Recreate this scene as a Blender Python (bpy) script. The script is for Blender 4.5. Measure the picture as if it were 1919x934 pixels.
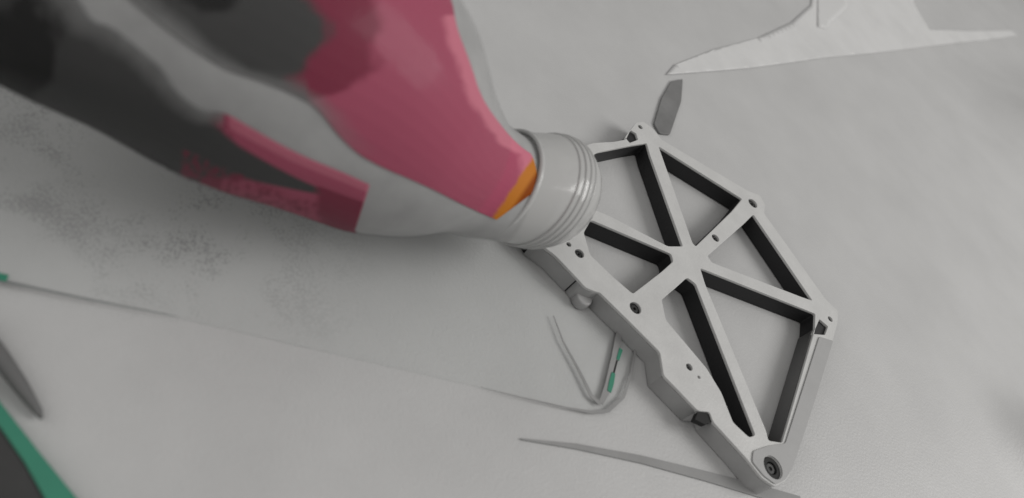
import bpy, bmesh, math, random
import numpy as np
from mathutils import Vector, Matrix
from mathutils import noise as mnoise
from mathutils.bvhtree import BVHTree
from mathutils.geometry import tessellate_polygon

for o in list(bpy.data.objects): bpy.data.objects.remove(o)
SC = bpy.context.scene
COL = SC.collection
random.seed(4)
MM = 0.001
# ------------------------------------------------------------------ camera
A, B_, C_ = (0.8109098, 0.0761203, 0.7352839)
CX, CY, CZ = (-37.72208, -216.28809, 153.15896)
F = 1400.0; PW, PH = 1919.0, 934.0
ROT = (Matrix.Rotation(B_, 3, 'Z') @ Matrix.Rotation(A, 3, 'X') @ Matrix.Rotation(C_, 3, 'Z'))
cam_d = bpy.data.cameras.new('camera'); cam = bpy.data.objects.new('camera', cam_d); COL.objects.link(cam)
cam.matrix_world = Matrix.Translation(Vector((CX, CY, CZ)) * MM) @ ROT.to_4x4()
cam_d.sensor_width = 36; cam_d.lens = F / PW * 36
cam_d.clip_start = 0.002; cam_d.clip_end = 60
cam_d.dof.use_dof = True; cam_d.dof.focus_distance = Vector((CX, CY, CZ)).length * MM; cam_d.dof.aperture_fstop = 11
SC.camera = cam
# ------------------------------------------------------------------ light
w = bpy.data.worlds.new('World'); SC.world = w; w.use_nodes = True
bg = w.node_tree.nodes['Background']; bg.inputs[0].default_value = (1, 0.985, 0.96, 1); bg.inputs[1].default_value = 0.36
def area(name, loc, target, size, power, color=(1, .985, .96)):
    l = bpy.data.lights.new(name, 'AREA'); l.shape = 'RECTANGLE'; l.size = size[0]; l.size_y = size[1]; l.energy = power; l.color = color
    o = bpy.data.objects.new(name, l); COL.objects.link(o)
    o.location = loc; o.rotation_euler = (Vector(target) - Vector(loc)).to_track_quat('-Z', 'Y').to_euler()
    return o
area('window_light', (0.80, 0.50, 0.80), (0.02, 0.0, 0.0), (0.6, 0.6), 9.6)
area('top_fill', (0.1, -0.35, 0.9), (0.05, 0.0, 0.0), (0.7, 0.7), 1.0)  # unseen fill above the camera, added to lift the tube
area('left_fill', (-0.50, -0.42, 0.34), (-0.02, 0.02, 0.0), (0.5, 0.4), .8)  # unseen fill from low left, added to lighten the shadow under the tube
SC.view_settings.view_transform = 'Standard'; SC.view_settings.look = 'None'
SC.view_settings.exposure = 0.0; SC.view_settings.gamma = 1
SC.render.engine = 'CYCLES'
SC.cycles.max_bounces = 8; SC.cycles.transparent_max_bounces = 12

# ------------------------------------------------------------------ projection helpers: turn photo measurements into places on real planes (mm)
def ray(px, py):
    d = ROT @ Vector(((px - PW / 2) / F, -(py - PH / 2) / F, -1.0))
    return Vector((CX, CY, CZ)), d
def at(px, py, z=0.0):
    o, d = ray(px, py); t = (z - o.z) / d.z
    return o + d * t
def at_depth(px, py, dep):
    o, d = ray(px, py); return o + d * dep
def poly(pts, z=0.0): return [at(x, y, z) for x, y in pts]
# ------------------------------------------------------------------ materials
def mat(name, col, rough=0.5, noise=0.0, nscale=40, spec=0.5, bump=0.0, bscale=400, alpha_glass=None, sss=0, col2=None, metal=0):
    m = bpy.data.materials.new(name); m.use_nodes = True
    nt = m.node_tree; N = nt.nodes; L = nt.links; p = N['Principled BSDF']
    p.inputs['Roughness'].default_value = rough; p.inputs['Specular IOR Level'].default_value = spec
    p.inputs['Metallic'].default_value = metal
    c = (*col, 1) if len(col) == 3 else col
    tc = N.new('ShaderNodeTexCoord')
    if noise or col2:
        n = N.new('ShaderNodeTexNoise'); n.inputs['Scale'].default_value = nscale; n.inputs['Detail'].default_value = 6; n.inputs['Roughness'].default_value = .6
        L.new(tc.outputs['Object'], n.inputs['Vector'])
        r = N.new('ShaderNodeValToRGB'); r.color_ramp.elements[0].position = .3; r.color_ramp.elements[1].position = .7
        a = col2 if col2 else tuple(x * (1 - noise) for x in col)
        r.color_ramp.elements[0].color = (*a, 1); r.color_ramp.elements[1].color = (*[min(1, x * (1 + noise * .4)) for x in col], 1)
        L.new(n.outputs['Fac'], r.inputs['Fac']); L.new(r.outputs['Color'], p.inputs['Base Color'])
    else: p.inputs['Base Color'].default_value = c
    if bump:
        n = N.new('ShaderNodeTexNoise'); n.inputs['Scale'].default_value = bscale; n.inputs['Detail'].default_value = 5
        L.new(tc.outputs['Object'], n.inputs['Vector'])
        b = N.new('ShaderNodeBump'); b.inputs['Strength'].default_value = bump; b.inputs['Distance'].default_value = .0005
        L.new(n.outputs['Fac'], b.inputs['Height']); L.new(b.outputs['Normal'], p.inputs['Normal'])
    if sss:
        p.inputs['Subsurface Weight'].default_value = sss; p.inputs['Subsurface Radius'].default_value = (.004, .004, .004); p.inputs['Subsurface Scale'].default_value = 1
    return m
def clear(name, tint=(1, 1, 1), gloss_rough=.05, body=0.0, bodycol=(.5, .5, .5), ior=1.45, gloss=.3):
    m = bpy.data.materials.new(name); m.use_nodes = True
    nt = m.node_tree; N = nt.nodes; L = nt.links; N.remove(N['Principled BSDF']); out = N['Material Output']
    t = N.new('ShaderNodeBsdfTransparent'); t.inputs[0].default_value = (*tint, 1)
    d = N.new('ShaderNodeBsdfDiffuse'); d.inputs[0].default_value = (*bodycol, 1)
    g = N.new('ShaderNodeBsdfGlossy'); g.inputs['Roughness'].default_value = gloss_rough
    f = N.new('ShaderNodeFresnel'); f.inputs[0].default_value = ior
    tc = N.new('ShaderNodeTexCoord'); n = N.new('ShaderNodeTexNoise'); n.inputs['Scale'].default_value = 160; n.inputs['Detail'].default_value = 6
    L.new(tc.outputs['Object'], n.inputs['Vector']); b = N.new('ShaderNodeBump'); b.inputs['Strength'].default_value = .25; b.inputs['Distance'].default_value = .0006
    L.new(n.outputs['Fac'], b.inputs['Height']); L.new(b.outputs['Normal'], g.inputs['Normal'])
    m1 = N.new('ShaderNodeMixShader'); m1.inputs[0].default_value = body
    L.new(t.outputs[0], m1.inputs[1]); L.new(d.outputs[0], m1.inputs[2])
    fm = N.new('ShaderNodeMath'); fm.operation = 'MULTIPLY'; fm.inputs[1].default_value = gloss; L.new(f.outputs[0], fm.inputs[0])
    m2 = N.new('ShaderNodeMixShader'); L.new(fm.outputs[0], m2.inputs[0]); L.new(m1.outputs[0], m2.inputs[1]); L.new(g.outputs[0], m2.inputs[2])
    L.new(m2.outputs[0], out.inputs[0]); return m
# ------------------------------------------------------------------ object helpers
def link(name, me, m, parent=None, smooth=False):
    if m and not me.materials: me.materials.append(m)
    o = bpy.data.objects.new(name, me); COL.objects.link(o)
    if parent: o.parent = parent
    if smooth:
        for p in me.polygons: p.use_smooth = True
    return o
def tag(o, label=None, cat=None, group=None, kind=None):
    for k, v in (('label', label), ('category', cat), ('group', group), ('kind', kind)):
        if v: o[k] = v
    return o
def empty(name, loc):
    o = bpy.data.objects.new(name, None); COL.objects.link(o); o.location = Vector(loc) * MM; o.empty_display_size = .01
    return o
def par(o, parent):      # parent whose only transform is a location; meshes are authored in world coordinates
    o.parent = parent; o.location = -parent.location if parent.type == 'EMPTY' else (0, 0, 0); return o
def plate(name, loops, z0, z1, m, parent=None, bevel=0.0, res=1):
    """solid plate between heights z0..z1 (mm); loops = [outline, hole, hole...] as 2D points in mm"""
    cu = bpy.data.curves.new(name, 'CURVE'); cu.dimensions = '2D'; cu.fill_mode = 'BOTH'
    for lp in loops:
        s = cu.splines.new('POLY'); s.points.add(len(lp) - 1)
        for i, p in enumerate(lp): s.points[i].co = (p[0] * MM, p[1] * MM, 0, 1)
        s.use_cyclic_u = True
    cu.extrude = (z1 - z0) / 2 * MM - bevel * MM; cu.bevel_depth = bevel * MM; cu.bevel_resolution = res; cu.offset = -bevel * MM if bevel else 0
    t = bpy.data.objects.new('t', cu); COL.objects.link(t)
    me = bpy.data.meshes.new_from_object(t.evaluated_get(bpy.context.evaluated_depsgraph_get()))
    bpy.data.objects.remove(t)
    me.transform(Matrix.Translation((0, 0, (z0 + z1) / 2 * MM))); me.name = name
    me.materials.clear()
    o = link(name, me, m)
    if parent: par(o, parent)
    return o
def smoothpoly(pts, r=1.0, n=4):
    """round the corners of a 2D loop (mm)"""
    out = []; k = len(pts)
    for i in range(k):
        p = Vector(pts[i][:2]); a = Vector(pts[i - 1][:2]); b = Vector(pts[(i + 1) % k][:2])
        la, lb = (a - p).length, (b - p).length
        rr = min(r, la * .45, lb * .45)
        A_, B2 = p + (a - p) / la * rr, p + (b - p) / lb * rr
        for j in range(n + 1):
            t = j / n; out.append(A_ * (1 - t) ** 2 + p * 2 * t * (1 - t) + B2 * t * t)
    return out
def circle(c, r, n=20): return [Vector((c[0] + r * math.cos(-2 * math.pi * i / n), c[1] + r * math.sin(-2 * math.pi * i / n))) for i in range(n)]
def tube(name, pts, rad, m, parent=None, seg=8, cap=True):
    """round rod through 3D points (mm); rad number or list"""
    bm = bmesh.new(); rings = []
    pts = [Vector(p) for p in pts]
    for i, p in enumerate(pts):
        d = (pts[min(i + 1, len(pts) - 1)] - pts[max(i - 1, 0)]).normalized()
        u = d.orthogonal().normalized() if abs(d.z) > .95 else d.cross(Vector((0, 0, 1))).normalized(); v = d.cross(u)
        r = rad[i] if isinstance(rad, (list, tuple)) else rad
        rings.append([bm.verts.new((p + (u * math.cos(2 * math.pi * j / seg) + v * math.sin(2 * math.pi * j / seg)) * r) * MM) for j in range(seg)])
    for a, b in zip(rings, rings[1:]):
        for j in range(seg): bm.faces.new((a[j], a[(j + 1) % seg], b[(j + 1) % seg], b[j]))
    if cap: bm.faces.new(rings[0]); bm.faces.new(rings[-1])
    bmesh.ops.recalc_face_normals(bm, faces=bm.faces)
    me = bpy.data.meshes.new(name); bm.to_mesh(me); bm.free()
    o = link(name, me, m, smooth=True)
    if parent: par(o, parent)
    return o

T = 7.7; ZT = -T - 0.3      # the bracket is 7 mm high; table top height
# ================================================================== table
def table_material():
    m = mat('table_laminate', (.45, .45, .45), .45, .07, 26, spec=.35, bump=.25, bscale=1100)
    nt = m.node_tree; N = nt.nodes; L = nt.links; p = N['Principled BSDF']
    base = p.inputs['Base Color'].links[0].from_socket
    tc = N.new('ShaderNodeTexCoord')
    # dried specks and wear marks, denser on one side of the table
    v = N.new('ShaderNodeTexNoise'); v.inputs['Scale'].default_value = 1900; v.inputs['Detail'].default_value = 3
    L.new(tc.outputs['Object'], v.inputs['Vector'])
    n2 = N.new('ShaderNodeTexNoise'); n2.inputs['Scale'].default_value = 70; n2.inputs['Detail'].default_value = 4
    L.new(tc.outputs['Object'], n2.inputs['Vector'])
    s = N.new('ShaderNodeSeparateXYZ'); L.new(tc.outputs['Object'], s.inputs[0])
    mr = N.new('ShaderNodeMapRange'); mr.inputs['From Min'].default_value = .10; mr.inputs['From Max'].default_value = .15
    sm = N.new('ShaderNodeVectorMath'); sm.operation = 'DOT_PRODUCT'; L.new(tc.outputs['Object'], sm.inputs[0]); sm.inputs[1].default_value = (-.85, -.5, 0); L.new(sm.outputs['Value'], mr.inputs['Value'])
    a = N.new('ShaderNodeMath'); a.operation = 'MULTIPLY'; L.new(v.outputs['Fac'], a.inputs[0]); L.new(n2.outputs['Fac'], a.inputs[1])
    r = N.new('ShaderNodeMapRange'); r.inputs['From Min'].default_value = .275; r.inputs['From Max'].default_value = .34
    L.new(a.outputs[0], r.inputs['Value'])
    b = N.new('ShaderNodeMath'); b.operation = 'MULTIPLY'; L.new(r.outputs[0], b.inputs[0]); L.new(mr.outputs[0], b.inputs[1])
    pa, pb = at(0, 525, ZT), at(1130, 772, ZT); dn = (pb - pa).normalized(); nn = Vector((-dn.y, dn.x, 0))
    sd = N.new('ShaderNodeVectorMath'); sd.operation = 'DOT_PRODUCT'; L.new(tc.outputs['Object'], sd.inputs[0]); sd.inputs[1].default_value = nn
    m3 = N.new('ShaderNodeMapRange'); q0 = pa.dot(nn) * MM; m3.inputs['From Min'].default_value = q0 - .004; m3.inputs['From Max'].default_value = q0 + .008
    L.new(sd.outputs['Value'], m3.inputs['Value'])
    b1 = b; b = N.new('ShaderNodeMath'); b.operation = 'MULTIPLY'; L.new(b1.outputs[0], b.inputs[0]); L.new(m3.outputs[0], b.inputs[1])
    mx = N.new('ShaderNodeMix'); mx.data_type = 'RGBA'; L.new(b.outputs[0], mx.inputs['Factor']); L.new(base, mx.inputs['A']); mx.inputs['B'].default_value = (.31, .31, .31, 1)
    L.new(mx.outputs['Result'], p.inputs['Base Color'])
    return m
bm = bmesh.new()
SHADE_FOLDS = []       # raised folds added at the right edge, shaped to darken the table: centre (mm), direction, length, width, height
def fold(px, py, px2, py2, width, h):
    a, b = at(px, py, ZT).to_2d(), at(px2, py2, ZT).to_2d(); SHADE_FOLDS.append((a, b, width, h))
fold(1950, 285, 2100, 240, 58, 26)
fold(1955, 850, 2040, 980, 21, 11)
def height(x, y):
    p = Vector((x, y)); d0 = p.length
    h = mnoise.noise(Vector((x / 95, y / 70, 1.7))) * 1.0 + mnoise.noise(Vector((x / 40, y / 30, 5.1))) * .22
    k = min(1, max(0, (d0 - 95) / 70)) * (1 if d0 < 1500 else 0); h = (h - .15) * k
    for a, b, w_, hh in SHADE_FOLDS:
        t = max(0, min(1, (p - a).dot(b - a) / (b - a).length_squared)); q = a.lerp(b, t)
        h += hh * math.exp(-((p - q).length / w_) ** 2)
    return h
def axis_steps():
    v = [-3000, -1800, -1000, -600, -400] + list(range(-300, 1000, 6)) + [1100, 1400, 2000, 3000]
    return v
xs = axis_steps(); G = [[bm.verts.new((x * MM, y * MM, (ZT + height(x, y)) * MM)) for y in xs] for x in xs]
for i in range(len(xs) - 1):
    for j in range(len(xs) - 1): bm.faces.new((G[i][j], G[i + 1][j], G[i + 1][j + 1], G[i][j + 1]))
for f in bm.faces: f.smooth = True
me = bpy.data.meshes.new('table_top'); bm.to_mesh(me); bm.free()
tag(link('table_top', me, table_material()), kind='structure', label='pale grey smooth table surface under everything')

# ================================================================== lattice bracket
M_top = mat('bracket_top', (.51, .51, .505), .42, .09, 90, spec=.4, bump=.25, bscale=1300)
M_shaded_core = mat('bracket_shaded_core', (.022, .022, .023), .55, spec=.25, bump=.15, bscale=1200)  # near black: shade on the inner walls put into the colour
M_side_shade = mat('bracket_side_shade', (.34, .34, .34), .5, .06, 120, spec=.35)
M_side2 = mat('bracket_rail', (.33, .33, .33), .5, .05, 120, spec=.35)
M_black = mat('black_screw', (.012, .012, .012), .45)
M_bush = mat('grey_bushing', (.022, .022, .022), .6, spec=.15)
outline_px = [(1172,262),(1180,246),(1192,230),(1206,228),(1226,243),(1240,262),(1402,358),(1424,366),(1434,384),(1432,400),
  (1548,562),(1570,582),(1570,604),(1560,640),(1520,770),(1484,880),(1472,902),(1452,912),(1428,896),(1398,858),(1336,790),(1330,772),(1308,770),
  (1262,722),(1244,704),(1237,660),(1180,603),(1124,548),(1112,545),(1096,538),(1084,524),(1040,478),(1004,452),(990,430),(992,390),(1030,320),(1068,282),(1112,268),(1150,266)]
openings_px = [
 [(1234,274),(1391,373),(1372,396),(1304,462),(1298,456)],
 [(1412,402),(1523,564),(1500,556),(1334,492),(1326,480),(1394,420)],
 [(1312,502),(1528,588),(1527,618),(1466,830),(1440,826),(1436,808),(1322,534)],
 [(1266,540),(1288,520),(1304,532),(1416,816),(1404,820),(1374,792),(1352,736),(1324,690),(1248,600),(1240,562)],
 [(1108,412),(1258,476),(1262,490),(1242,508),(1186,551),(1150,520),(1106,478),(1094,436)],
 [(1186,272),(1212,268),(1218,290),(1280,462),(1252,462),(1140,404),(1060,372),(1062,322),(1120,285)]]
holes = [((1200,238),1.1),((1411,381),2.3),((1341,446),1.7),((1191,577),2.2),((1292,688),1.25),((1310,707),.55),((1086,475),1.7),((1066,458),.9),
         ((1556,598),1.2),((1447,877),3.6)]
pockets_px = [[(1172,258),(1182,244),(1192,250),(1196,262),(1180,268)], [(1524,626),(1536,598),(1552,612),(1546,628)]]
ctr = at(1291, 490)
br = tag(empty('lattice_bracket', (ctr.x, ctr.y, ZT)), 'flat pale grey lattice bracket with dark crossed slots and screw holes', 'bracket')
ol = smoothpoly(poly(outline_px), 1.0)
op = [smoothpoly(poly(q), .9) for q in openings_px]
hl = [circle(at(*c), r) for c, r in holes]
pk = [smoothpoly(poly(q), .5) for q in pockets_px]
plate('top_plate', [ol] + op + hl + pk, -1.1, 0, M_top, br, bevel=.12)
def grow(loop, d):
    n = len(loop); out = []; area_ = sum(loop[i - 1].x * loop[i].y - loop[i].x * loop[i - 1].y for i in range(n))
    s = 1 if area_ > 0 else -1
    for i in range(n):
        t = (loop[(i + 1) % n] - loop[i - 1])
        if t.length < 1e-6: out.append(loop[i]); continue
        t.normalize(); out.append(loop[i] + Vector((t.y, -t.x)) * d * s)
    return out
plate('shaded_core', [grow(ol, -.45)] + [grow(q, .06) for q in op], -T, -1.12, M_shaded_core, br)
# outer walls with shade put into the grey, one panel per straight run of the outline
def wall(name, pxs, m, t=.5, z1=-.25):
    pts = [at(*p).to_2d() for p in pxs]
    n = []
    for i in range(len(pts)):
        d = (pts[min(i + 1, len(pts) - 1)] - pts[max(i - 1, 0)]).normalized(); n.append(Vector((d.y, -d.x)))
    c = sum((p for p in pts), Vector((0, 0))) / len(pts)
    if (c - ctr.to_2d()).dot(n[len(n) // 2]) < 0: n = [-q for q in n]
    loop = [p - k * .35 for p, k in zip(pts, n)] + [p + k * .08 for p, k in zip(reversed(pts), reversed(n))]
    return plate(name, [loop], -T + .02, z1 - .9, m, br)
wall('side_panel', [(1004,452),(1040,478),(1082,522)], M_side_shade)
wall('side_panel', [(1124,548),(1180,603),(1237,660),(1244,704)], M_side_shade)
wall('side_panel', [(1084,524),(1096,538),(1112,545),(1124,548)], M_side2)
wall('side_panel', [(1308,770),(1330,772),(1336,790)], M_side_shade)
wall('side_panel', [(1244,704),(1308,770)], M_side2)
wall('side_panel', [(1336,790),(1398,858),(1428,896),(1452,912)], M_side_shade)
wall('side_panel', [(1112,268),(1150,266),(1172,262)], M_side_shade)
wall_in = [at(*q).to_2d() for q in [(1526,618),(1466,830)]]
nn = (wall_in[1] - wall_in[0]).normalized(); nn = Vector((-nn.y, nn.x))
if (ctr.to_2d() - wall_in[0]).dot(nn) < 0: nn = -nn
plate('inner_wall_shade', [[wall_in[0] - nn * .2, wall_in[1] - nn * .2, wall_in[1] + nn * .25, wall_in[0] + nn * .25]], -T + .02, -1.15, mat('inner_wall_shade', (.10, .10, .10), .5), br)  # dark grey carries the shade of this inner wall
# darker strip added over the rail on the far short side
rail = [(1534,632),(1560,640),(1520,770),(1484,878),(1470,900),(1452,909),(1430,893),(1408,866),(1410,846),(1440,836),(1470,832)]
plate('rail_strip', [smoothpoly(poly(rail), .9), circle(at(1447, 877), 3.7)], .02, .45, M_side2, br, bevel=.1)
# blocks filling the two steps of the near side, the lower one with a dark seat
plate('peg', [circle(at(1096, 556, -4), 3.0)], -T + .02, -4, M_side2, br, bevel=.5)
plate('spacer', [smoothpoly(poly([(1308,772),(1330,774),(1336,790),(1322,796),(1302,786)], -.6), .4)], -2.6, -.6, M_bush, br, bevel=.1)
def screw(px, r):
    c = at(*px); q = empty('tmp', (0, 0, 0)); bpy.data.objects.remove(q)
    s = plate('screw', [circle(c, r * .62, 16), circle(c, r * .28, 6)], -1.1, -.55, M_black, br, bevel=.08)
    return s
for c, r in holes:
    if 1.0 < r < 3: screw(c, r)
b0 = at(1447, 877)
plate('bushing', [circle(b0, 3.4), circle(b0, 2.0)], -1.1, -.2, M_bush, br, bevel=.15)
plate('bolt', [circle(b0, 1.7), circle(b0, .7, 6)], -1.1, -.7, M_black, br, bevel=.15)

# ================================================================== clear tapered tube with ribbed cap
AX = Vector((-.86, -.51)); PX = Vector((-.51, .86)); P0 = Vector((970, 360))
D0 = (at_depth(970, 360, 1) - Vector((CX, CY, CZ)))
fwd = ROT @ Vector((0, 0, -1))
def depth_of(p): return (p - Vector((CX, CY, CZ))).dot(fwd)
cz0 = at(970, 360, 19.0); dep0 = depth_of(cz0)
depE = 135.0
def sp_depth(a):      # distance of the axis from the lens: linear along the axis in space = linear in 1/depth on the photo
    return 1 / (1 / dep0 + (1 / depE - 1 / dep0) * a / 936.0)
def section(a, w, r):
    q = P0 + AX * a + PX * w
    d = sp_depth(a)
    return at_depth(q.x, q.y, d), r / F * d
def axis_frame():
    p, _ = section(0, 0, 1); q, _ = section(936, 0, 1)
    z = (q - p).normalized(); x = z.orthogonal().normalized(); return z, x, z.cross(x)
AZ, AXX, AYY = axis_frame()
def loft(name, secs, m, parent=None, seg=64, scale=1.0, capends=True, sub=6, rib=None):
    """round body through photo-measured sections (along, offset, radius); smooth interpolation"""
    S = np.array(secs, float); n = len(S); u = np.arange(n); uu = np.linspace(0, n - 1, (n - 1) * sub + 1)
    def cr(v):   # Catmull-Rom
        out = []
        for x in uu:
            i = min(int(x), n - 2); t = x - i
            p0, p1, p2, p3 = v[max(i - 1, 0)], v[i], v[i + 1], v[min(i + 2, n - 1)]
            out.append(.5 * (2 * p1 + (p2 - p0) * t + (2 * p0 - 5 * p1 + 4 * p2 - p3) * t * t + (3 * p1 - p0 - 3 * p2 + p3) * t ** 3))
        return out
    a_, w_, r_ = cr(S[:, 0]), cr(S[:, 1]), cr(S[:, 2])
    bm = bmesh.new(); rings = []
    for a, w_i, r in zip(a_, w_, r_):
        c, R = section(a, w_i, max(r, .5) * scale)
        if rib: R += rib(a)
        rings.append([bm.verts.new((c + (AXX * math.cos(2 * math.pi * j / seg) + AYY * math.sin(2 * math.pi * j / seg)) * R) * MM) for j in range(seg)])
    for p, q in zip(rings, rings[1:]):
        for j in range(seg): bm.faces.new((p[j], p[(j + 1) % seg], q[(j + 1) % seg], q[j]))
    if capends: bm.faces.new(rings[0]); bm.faces.new(rings[-1])
    bmesh.ops.recalc_face_normals(bm, faces=bm.faces)
    me = bpy.data.meshes.new(name); bm.to_mesh(me); bm.free()
    o = link(name, me, m, smooth=True)
    if parent: par(o, parent)
    return o
body_secs = [(-20,0,92),(0,3,98),(60,14,112),(100,17,122),(167,19,166),(223,9,204),(280,-3,237),(400,-20,279),(572,-18,316),(760,-14,320),(936,-5,330),(1250,0,340)]
bt = tag(empty('tapered_tube', section(0, 0, 1)[0]), 'clear tapered plastic tube with pink and black contents, its ribbed tip on the lattice bracket', 'tube')
M_body_hilite = mat('body_grey_hilite', (.36, .36, .36), .5, .22, 45, spec=.4)
body = loft('inner_body', body_secs, M_body_hilite, bt, scale=.982)  # bare grey between the two films stands in for a highlight streak
M_shell = clear('clear_shell', (.97, .97, .97), .14, ior=1.35, gloss=.14, body=.02, bodycol=(.5, .5, .5))
loft('clear_shell', body_secs, M_shell, bt, scale=1.0, capends=False)
dm = body.data
bvh = BVHTree.FromPolygons([v.co / MM for v in dm.vertices], [tuple(p.vertices) for p in dm.polygons])
def hit(px, py):
    c = None
    for k in range(60):
        o, d = ray(px, py); d.normalize()
        h, n, i, dist = bvh.ray_cast(o, d)
        if h is not None:
            if n.dot(d) > 0: n = -n
            return h, n
        a = (Vector((px, py)) - P0).dot(AX); tgt = P0 + AX * a; v = (tgt - Vector((px, py))); v.normalize()
        px += v.x * 2; py += v.y * 2
    raise RuntimeError('miss')
def resample(pts, n):
    P = [Vector(p) for p in pts]; L = [0]
    for a, b in zip(P, P[1:]): L.append(L[-1] + (b - a).length)
    out = []
    for i in range(n):
        t = L[-1] * i / (n - 1); k = 0
        while k < len(P) - 2 and L[k + 1] < t: k += 1
        s = (t - L[k]) / max(L[k + 1] - L[k], 1e-9); out.append(P[k].lerp(P[k + 1], s))
    return out
def patch(name, e0, e1, nu, nv, colfn, m, parent, off=.35, thick=.3):
    """thin film wrapped on the inner body between two border lines; colfn(u, v, x, y) is its colour, painted highlights included"""
    def chaikin(p):
        p = [Vector(q) for q in p]
        for _ in range(3):
            o_ = [p[0]]
            for i in range(len(p) - 1): o_ += [p[i].lerp(p[i + 1], .25), p[i].lerp(p[i + 1], .75)]
            p = o_ + [p[-1]]
        return p
    a, b = resample(chaikin(e0), nu), resample(chaikin(e1), nu)
    bm = bmesh.new(); lay = bm.verts.layers.float_color.new('pigment'); G = []
    for i in range(nu):
        row = []
        for j in range(nv):
            v = j / (nv - 1); q = a[i].lerp(b[i], v); h, n = hit(q.x, q.y)
            vert = bm.verts.new((h + n * off) * MM); vert[lay] = (*colfn(i / (nu - 1), v, q.x, q.y), 1); row.append(vert)
        G.append(row)
    for i in range(nu - 1):
        for j in range(nv - 1): bm.faces.new((G[i][j], G[i + 1][j], G[i + 1][j + 1], G[i][j + 1]))
    bmesh.ops.recalc_face_normals(bm, faces=bm.faces)
    me = bpy.data.meshes.new(name); bm.to_mesh(me); bm.free()
    o = link(name, me, m, smooth=True); par(o, parent)
    s = o.modifiers.new('solid', 'SOLIDIFY'); s.thickness = thick * MM; s.offset = 0
    return o
def pigment_mat(name):
    m = mat(name, (.3, .1, .1), .6, spec=.1); nt = m.node_tree
    n = nt.nodes.new('ShaderNodeAttribute'); n.attribute_name = 'pigment'; nt.links.new(n.outputs['Color'], nt.nodes['Principled BSDF'].inputs['Base Color'])
    return m
M_pig = pigment_mat('pigment')
DARK, BLK, WINE, PINK, PINK_HILITE, ORG, DORG, GREY = (.050,.050,.050), (.012,.012,.012), (.19,.024,.052), (.335, .068, .118), (.52,.16,.22), (.46,.16,.02), (.22,.045,.0), (.13,.13,.13)
def mixc(a, b, t):
    t = max(0, min(1, t)); return tuple(x + (y - x) * t for x, y in zip(a, b))
def wob(x, y, s, amp): return mnoise.noise(Vector((x / s, y / s, 3.3))) * amp + mnoise.noise(Vector((x / s * 3, y / s * 3, 7.1))) * amp * .4
def segd(x, y, pts):     # signed side of a polyline given as x(y)
    ys = [p[1] for p in pts]; xs = [p[0] for p in pts]
    return x - float(np.interp(y, ys, xs))
def core_col(u, v, x, y):
    xx = x + wob(x, y, 45, 16)
    d1 = segd(xx, y, [(560, -60), (580, 0), (620, 45), (615, 75), (580, 110), (545, 150), (545, 172), (600, 190), (640, 230), (640, 400)])
    d2 = segd(xx, y, [(690, -60), (695, 0), (718, 40), (695, 85), (705, 130), (650, 165), (600, 182), (560, 200), (560, 400)])
    c = mixc(DARK, WINE, (d1 + 12) / 24); c = mixc(c, PINK, (d2 + 14) / 28)
    k = (Vector((x - 395, (y + 5) * 1.6))).length + wob(x, y, 30, 14)
    c = mixc(BLK, c, (k - 38) / 20)
    # painted highlight: lighter pink where the wall curves away on the upper side
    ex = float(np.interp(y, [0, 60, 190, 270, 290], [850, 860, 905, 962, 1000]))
    if y > 30: c = mixc(c, PINK_HILITE, (x - (ex - 34) + wob(x, y, 25, 8)) / 14)
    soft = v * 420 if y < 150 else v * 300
    if y < 300: c = mixc(c, (.19, .19, .19), (1 - (soft + wob(x, y, 40, 8)) / 44) * float(np.interp(y, [0, 150, 230, 300], [1, 1, .5, 0])))  # painted soft edge of the grey highlight streak
    if 130 < y < 200 and x < 575: c = mixc(c, GREY, .75 * (1 - abs(y - 165 - (x - 500) * .2) / 40))  # painted grey flank of the same streak
    # amber plug at the end
    n = Vector((.83, .56)); s = (Vector((x, y)) - Vector((925, 408))).dot(n)    # distance past the chord of the plug
    c = mixc(c, ORG, (s + 5 + wob(x, y, 20, 4)) / 5); c = mixc(c, DORG, (s - 14) / 8)
    return c
def low_col(u, v, x, y):
    xx = x + wob(x, y, 30, 12); edge = 385 + 25 * (1 - v)
    c = mixc(DARK, WINE, (xx - edge + 18) / 26)
    c = mixc(c, PINK, (xx - 405 + wob(x, y, 12, 26)) / 30)
    if x > 340:    # the dark streak along the middle narrows to a point
        half = float(np.interp(x, [360, 400, 450, 600, 625], [.40, .27, .17, .04, 0])); mid = float(np.interp(x, [360, 400, 625], [.42, .44, .36]))
        k = abs(v - mid) / max(half, .001)
        if half > 0: c = mixc(DARK, c, (k - .9) / .3)
        if v > .55: c = mixc(c, WINE, .35 + wob(x, y, 9, 1.6))
    c = mixc(c, WINE, (xx - 590) / 12 if v > .3 else 0)
    if v < .12 and x > 430: c = mixc(c, PINK_HILITE, .6)  # painted highlight along the upper border of the wrap
    if x < 420: c = mixc(c, (.19, .19, .19), (1 - (v * 230 + wob(x, y, 40, 10)) / 48) * float(np.interp(x, [100, 200, 400], [.9, .8, .9])))  # wrap fades to grey beside the painted highlight streak
    k = Vector(((x - 35) , (y - 90) * .8)).length + wob(x, y, 40, 30)
    c = mixc(BLK, c, (k - 62) / 22)
    return c
core_lo = [(170,-70),(245,0),(325,65),(418,130),(490,152),(545,174),(592,198),(640,262),(690,302),(800,348),(870,385),(930,411)]
core_hi = [(800,-90),(846,0),(852,50),(880,120),(900,185),(940,240),(965,268),(985,284),(998,292),(1010,352)]
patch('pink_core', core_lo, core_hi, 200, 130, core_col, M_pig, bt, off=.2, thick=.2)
low_up = [(90,-90),(150,0),(172,42),(208,48),(262,92),(308,130),(328,172),(385,212),(417,208),(470,240),(560,290),(640,322),(692,346)]
low_dn = [(-170,110),(-70,150),(-8,180),(50,215),(150,256),(312,346),(432,388),(515,415),(596,440),(636,448),(659,450)]
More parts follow.
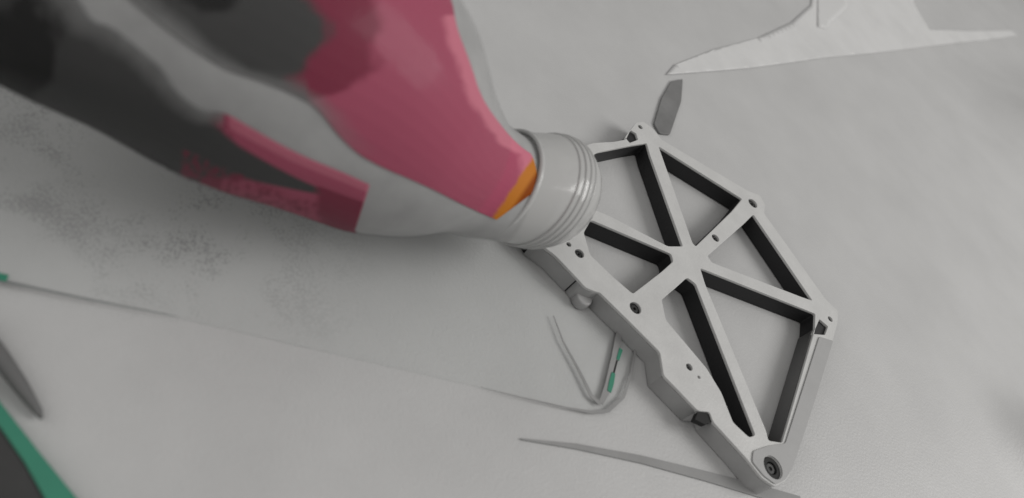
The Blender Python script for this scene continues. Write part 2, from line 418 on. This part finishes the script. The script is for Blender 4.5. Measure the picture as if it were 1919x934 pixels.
patch('dark_wrap', low_up, low_dn, 220, 80, low_col, M_pig, bt, off=.2, thick=.2)
# cap: frosted dome with rings, collar lip round the amber end
M_cap = clear('translucent_cap', (.9, .9, .9), .14, body=.8, bodycol=(.53, .53, .525), gloss=1.0)
cap_secs = [(38,2,106),(10,-8,110),(-20,-20,113),(-42,-26,113),(-62,-29,106),(-80,-30,92),(-95,-31,72),(-106,-32,48),(-113,-32,24),(-115,-32,2)]
loft('cap', cap_secs, M_cap, bt, seg=72)
def ring(name, a, w, r, th, m, sq=1.0):
    c, R = section(a, w, r); bm = bmesh.new(); n, k = 72, 10; V = []
    for i in range(n):
        ang = 2 * math.pi * i / n; rad = AXX * math.cos(ang) + AYY * math.sin(ang)
        V.append([bm.verts.new((c + rad * (R + th * math.cos(2 * math.pi * j / k)) + AZ * th * sq * math.sin(2 * math.pi * j / k)) * MM) for j in range(k)])
    for i in range(n):
        for j in range(k): bm.faces.new((V[i][j], V[(i + 1) % n][j], V[(i + 1) % n][(j + 1) % k], V[i][(j + 1) % k]))
    bmesh.ops.recalc_face_normals(bm, faces=bm.faces)
    me = bpy.data.meshes.new(name); bm.to_mesh(me); bm.free()
    return par(link(name, me, m, smooth=True), bt)
ring('collar_lip', 38, 2, 106, .7, M_cap, 1.3)
for a, w_, r in ((-22,-20,113.5),(-32,-24,113.5),(-42,-26,113),(-52,-28,110)): ring('cap_ring', a, w_, r, .42, M_cap)

# ================================================================== clear sheet on the table
M_clear = clear('clear_sheet', (.995, .998, .997), .35, ior=1.06, body=.02, bodycol=(.45, .45, .45))
M_edge = mat('sheet_edge', (.21, .22, .22), .3, .2, 90)
M_teal = mat('teal_edge', (.035, .20, .13), .35)
zs = ZT + 1.2
sheet_px = [(-120,498),(300,584),(700,677),(1000,747),(1108,771),(1140,768),(1166,742),(1180,700),(1189,655),(1150,618),(1090,584),(1010,520),(930,440),(760,400),(560,350),(300,250),(0,90),(-120,50)]
sh = tag(empty('clear_sheet', at(560, 560, ZT)), 'thin clear plastic sheet with rounded corner, flat on the table below the pink tube', 'plastic sheet')
plate('pane', [smoothpoly(poly(sheet_px, zs), 2)], ZT + .02, zs, M_clear, sh)
def strip(name, pts, wpx, z, h, m, parent, z0=None):
    """narrow bar following photo points; wpx = width in mm at each point"""
    P = [at(x, y, z).to_2d() for x, y in pts]; lo, hi = [], []
    for i, p in enumerate(P):
        d = (P[min(i + 1, len(P) - 1)] - P[max(i - 1, 0)]).normalized(); n = Vector((-d.y, d.x)); ww = wpx[i] if isinstance(wpx, (list, tuple)) else wpx
        lo.append(p + n * ww / 2); hi.append(p - n * ww / 2)
    return plate(name, [lo + hi[::-1]], z if z0 is None else z0, z + h, m, parent)
strip('edge', [(-120,499),(0,526),(150,558),(330,593)], [.7, .6, .4, .1], zs, .12, M_edge, sh)
M_edge2 = mat('sheet_edge_light', (.265, .265, .265), .5, .1, 90, spec=.15)
strip('edge', [(900,726),(960,741),(1060,764),(1108,773),(1140,770),(1168,744),(1183,700),(1191,652)], [.02, .2, .45, .9, 1.1, 1.1, .9, .8], zs, .12, M_edge2, sh)
strip('edge', [(1037,592),(1055,640),(1085,695),(1108,742),(1125,758)], [.3, .6, 1.0, 1.3, 1.4], zs, .13, M_edge2, sh)
strip('edge', [(1160,625),(1152,670),(1140,725),(1126,756)], [2.2, 2.4, 2.6, 1.5], zs, .14, M_edge2, sh)
strip('teal_edge', [(-60,506),(14,523)], 1.6, zs, .3, M_teal, sh)
strip('teal_edge', [(1163,655),(1157,675)], [1.3, 1.0], zs, .3, M_teal, sh)
strip('teal_edge', [(1149,700),(1145,718),(1141,735)], [1.3, 1.7, 1.3], zs, .3, M_teal, sh)
strip('score_line', [(1156,676),(1149,702)], .5, zs, .25, M_bush, sh)
cs = tag(empty('grey_strip', at(1200, 880, ZT)), 'narrow grey strip tapering to the left, below the foot of the bracket', 'plastic strip')
strip('strip', [(975,824),(1080,838),(1200,862),(1320,893),(1430,924),(1500,944)], [.4, 1.6, 2.4, 3.2, 4.2, 4.4], ZT + .02, .5, M_edge2, cs)  # flat opaque grey bar, widening to the right
tag(cs.children[0])

# ================================================================== white paper, grey strip in place of a soft shadow
def drape(name, px, lift, m):
    bm = bmesh.new(); bm.faces.new([bm.verts.new(at(x, y, ZT)) for x, y in px]); bm.normal_update(); bmesh.ops.triangulate(bm, faces=bm.faces, ngon_method='EAR_CLIP')
    for _ in range(7):
        e = [x for x in bm.edges if x.calc_length() > 5]
        if not e: break
        bmesh.ops.subdivide_edges(bm, edges=e, cuts=1); bmesh.ops.triangulate(bm, faces=bm.faces)
    for v in bm.verts: v.co = Vector((v.co.x, v.co.y, ZT + height(v.co.x, v.co.y) + lift)) * MM
    bmesh.ops.recalc_face_normals(bm, faces=bm.faces); me = bpy.data.meshes.new(name); bm.to_mesh(me); bm.free()
    o = link(name, me, m, smooth=True); q = o.modifiers.new('solid', 'SOLIDIFY'); q.thickness = .25 * MM; q.offset = 0; return o
M_paper = mat('white_paper', (.56, .56, .56), .7, .08, 40, bump=.3, bscale=500)
pp = tag(drape('paper_sheet', [(1247,142),(1400,128),(1600,103),(1760,86),(1908,68),(1895,58),(1740,56),(1712,8),(1700,-60),(1526,-60),(1519,10),(1480,45),(1420,72),(1340,92),(1262,124)], .45, M_paper),
   'white paper sheet with a pointed corner on the table behind the bracket', 'paper')
fl = drape('fold', [(1530,52),(1545,55),(1588,14),(1570,-60),(1534,-60)], .85, mat('paper_shade', (.53, .53, .53), .7))
fl.parent = pp
tag(plate('shadow_strip', [smoothpoly(poly([(1258,152),(1280,148),(1277,190),(1256,252),(1236,250),(1226,232),(1240,184)], ZT + 1), 1.2)], ZT + .02, ZT + 1, mat('shadow_strip_grey', (.17, .17, .17), .6, .25, 60), bevel=.2),  # flat grey piece stands where a soft shadow falls
    'short grey strip in place of a soft shadow, between the bracket corner and the white paper', 'painted shadow')

# ================================================================== dark mat with teal border, rod in place of a shadow (bottom left)
mt = tag(empty('black_mat', at(20, 900, ZT)), 'black mat with a teal border at the bottom left corner of the table', 'mat')
plate('mat_top', [poly([(-300,420),(-90,660),(0,775),(60,850),(115,934),(205,1060),(-300,1080)], ZT + 2)], ZT + .02, ZT + 2, mat('black_mat', (.035, .035, .035), .6, .5, 30), mt, bevel=.2)
plate('border', [poly([(-90,640),(0,752),(75,848),(145,934),(245,1060),(165,1060),(84,934),(46,866),(0,800),(-90,680)], ZT + 2.6)], ZT + .02, ZT + 2.6, mat('teal_border', (.032, .20, .13), .5, .12, 50), mt, bevel=.3)
tag(tube('shadow_rod', [at(-60, 590, ZT + 1.6), at(0, 668, ZT + 1.6), at(40, 725, ZT + 1.4), at(72, 772, ZT + .9), at(78, 785, ZT + .6)], [1.8, 1.7, 1.4, .8, .3], mat('rod_shadow_grey', (.13, .13, .13), .6, spec=.15)),
    'slim dark grey rod in place of a shadow, with a tapered end beside the teal border', 'shadow rod')  # solid rod takes the place of a soft shadow smear
print('depth0', dep0, 'z at 936', section(936, 0, 330), 'r0', section(0, 0, 105)[1])
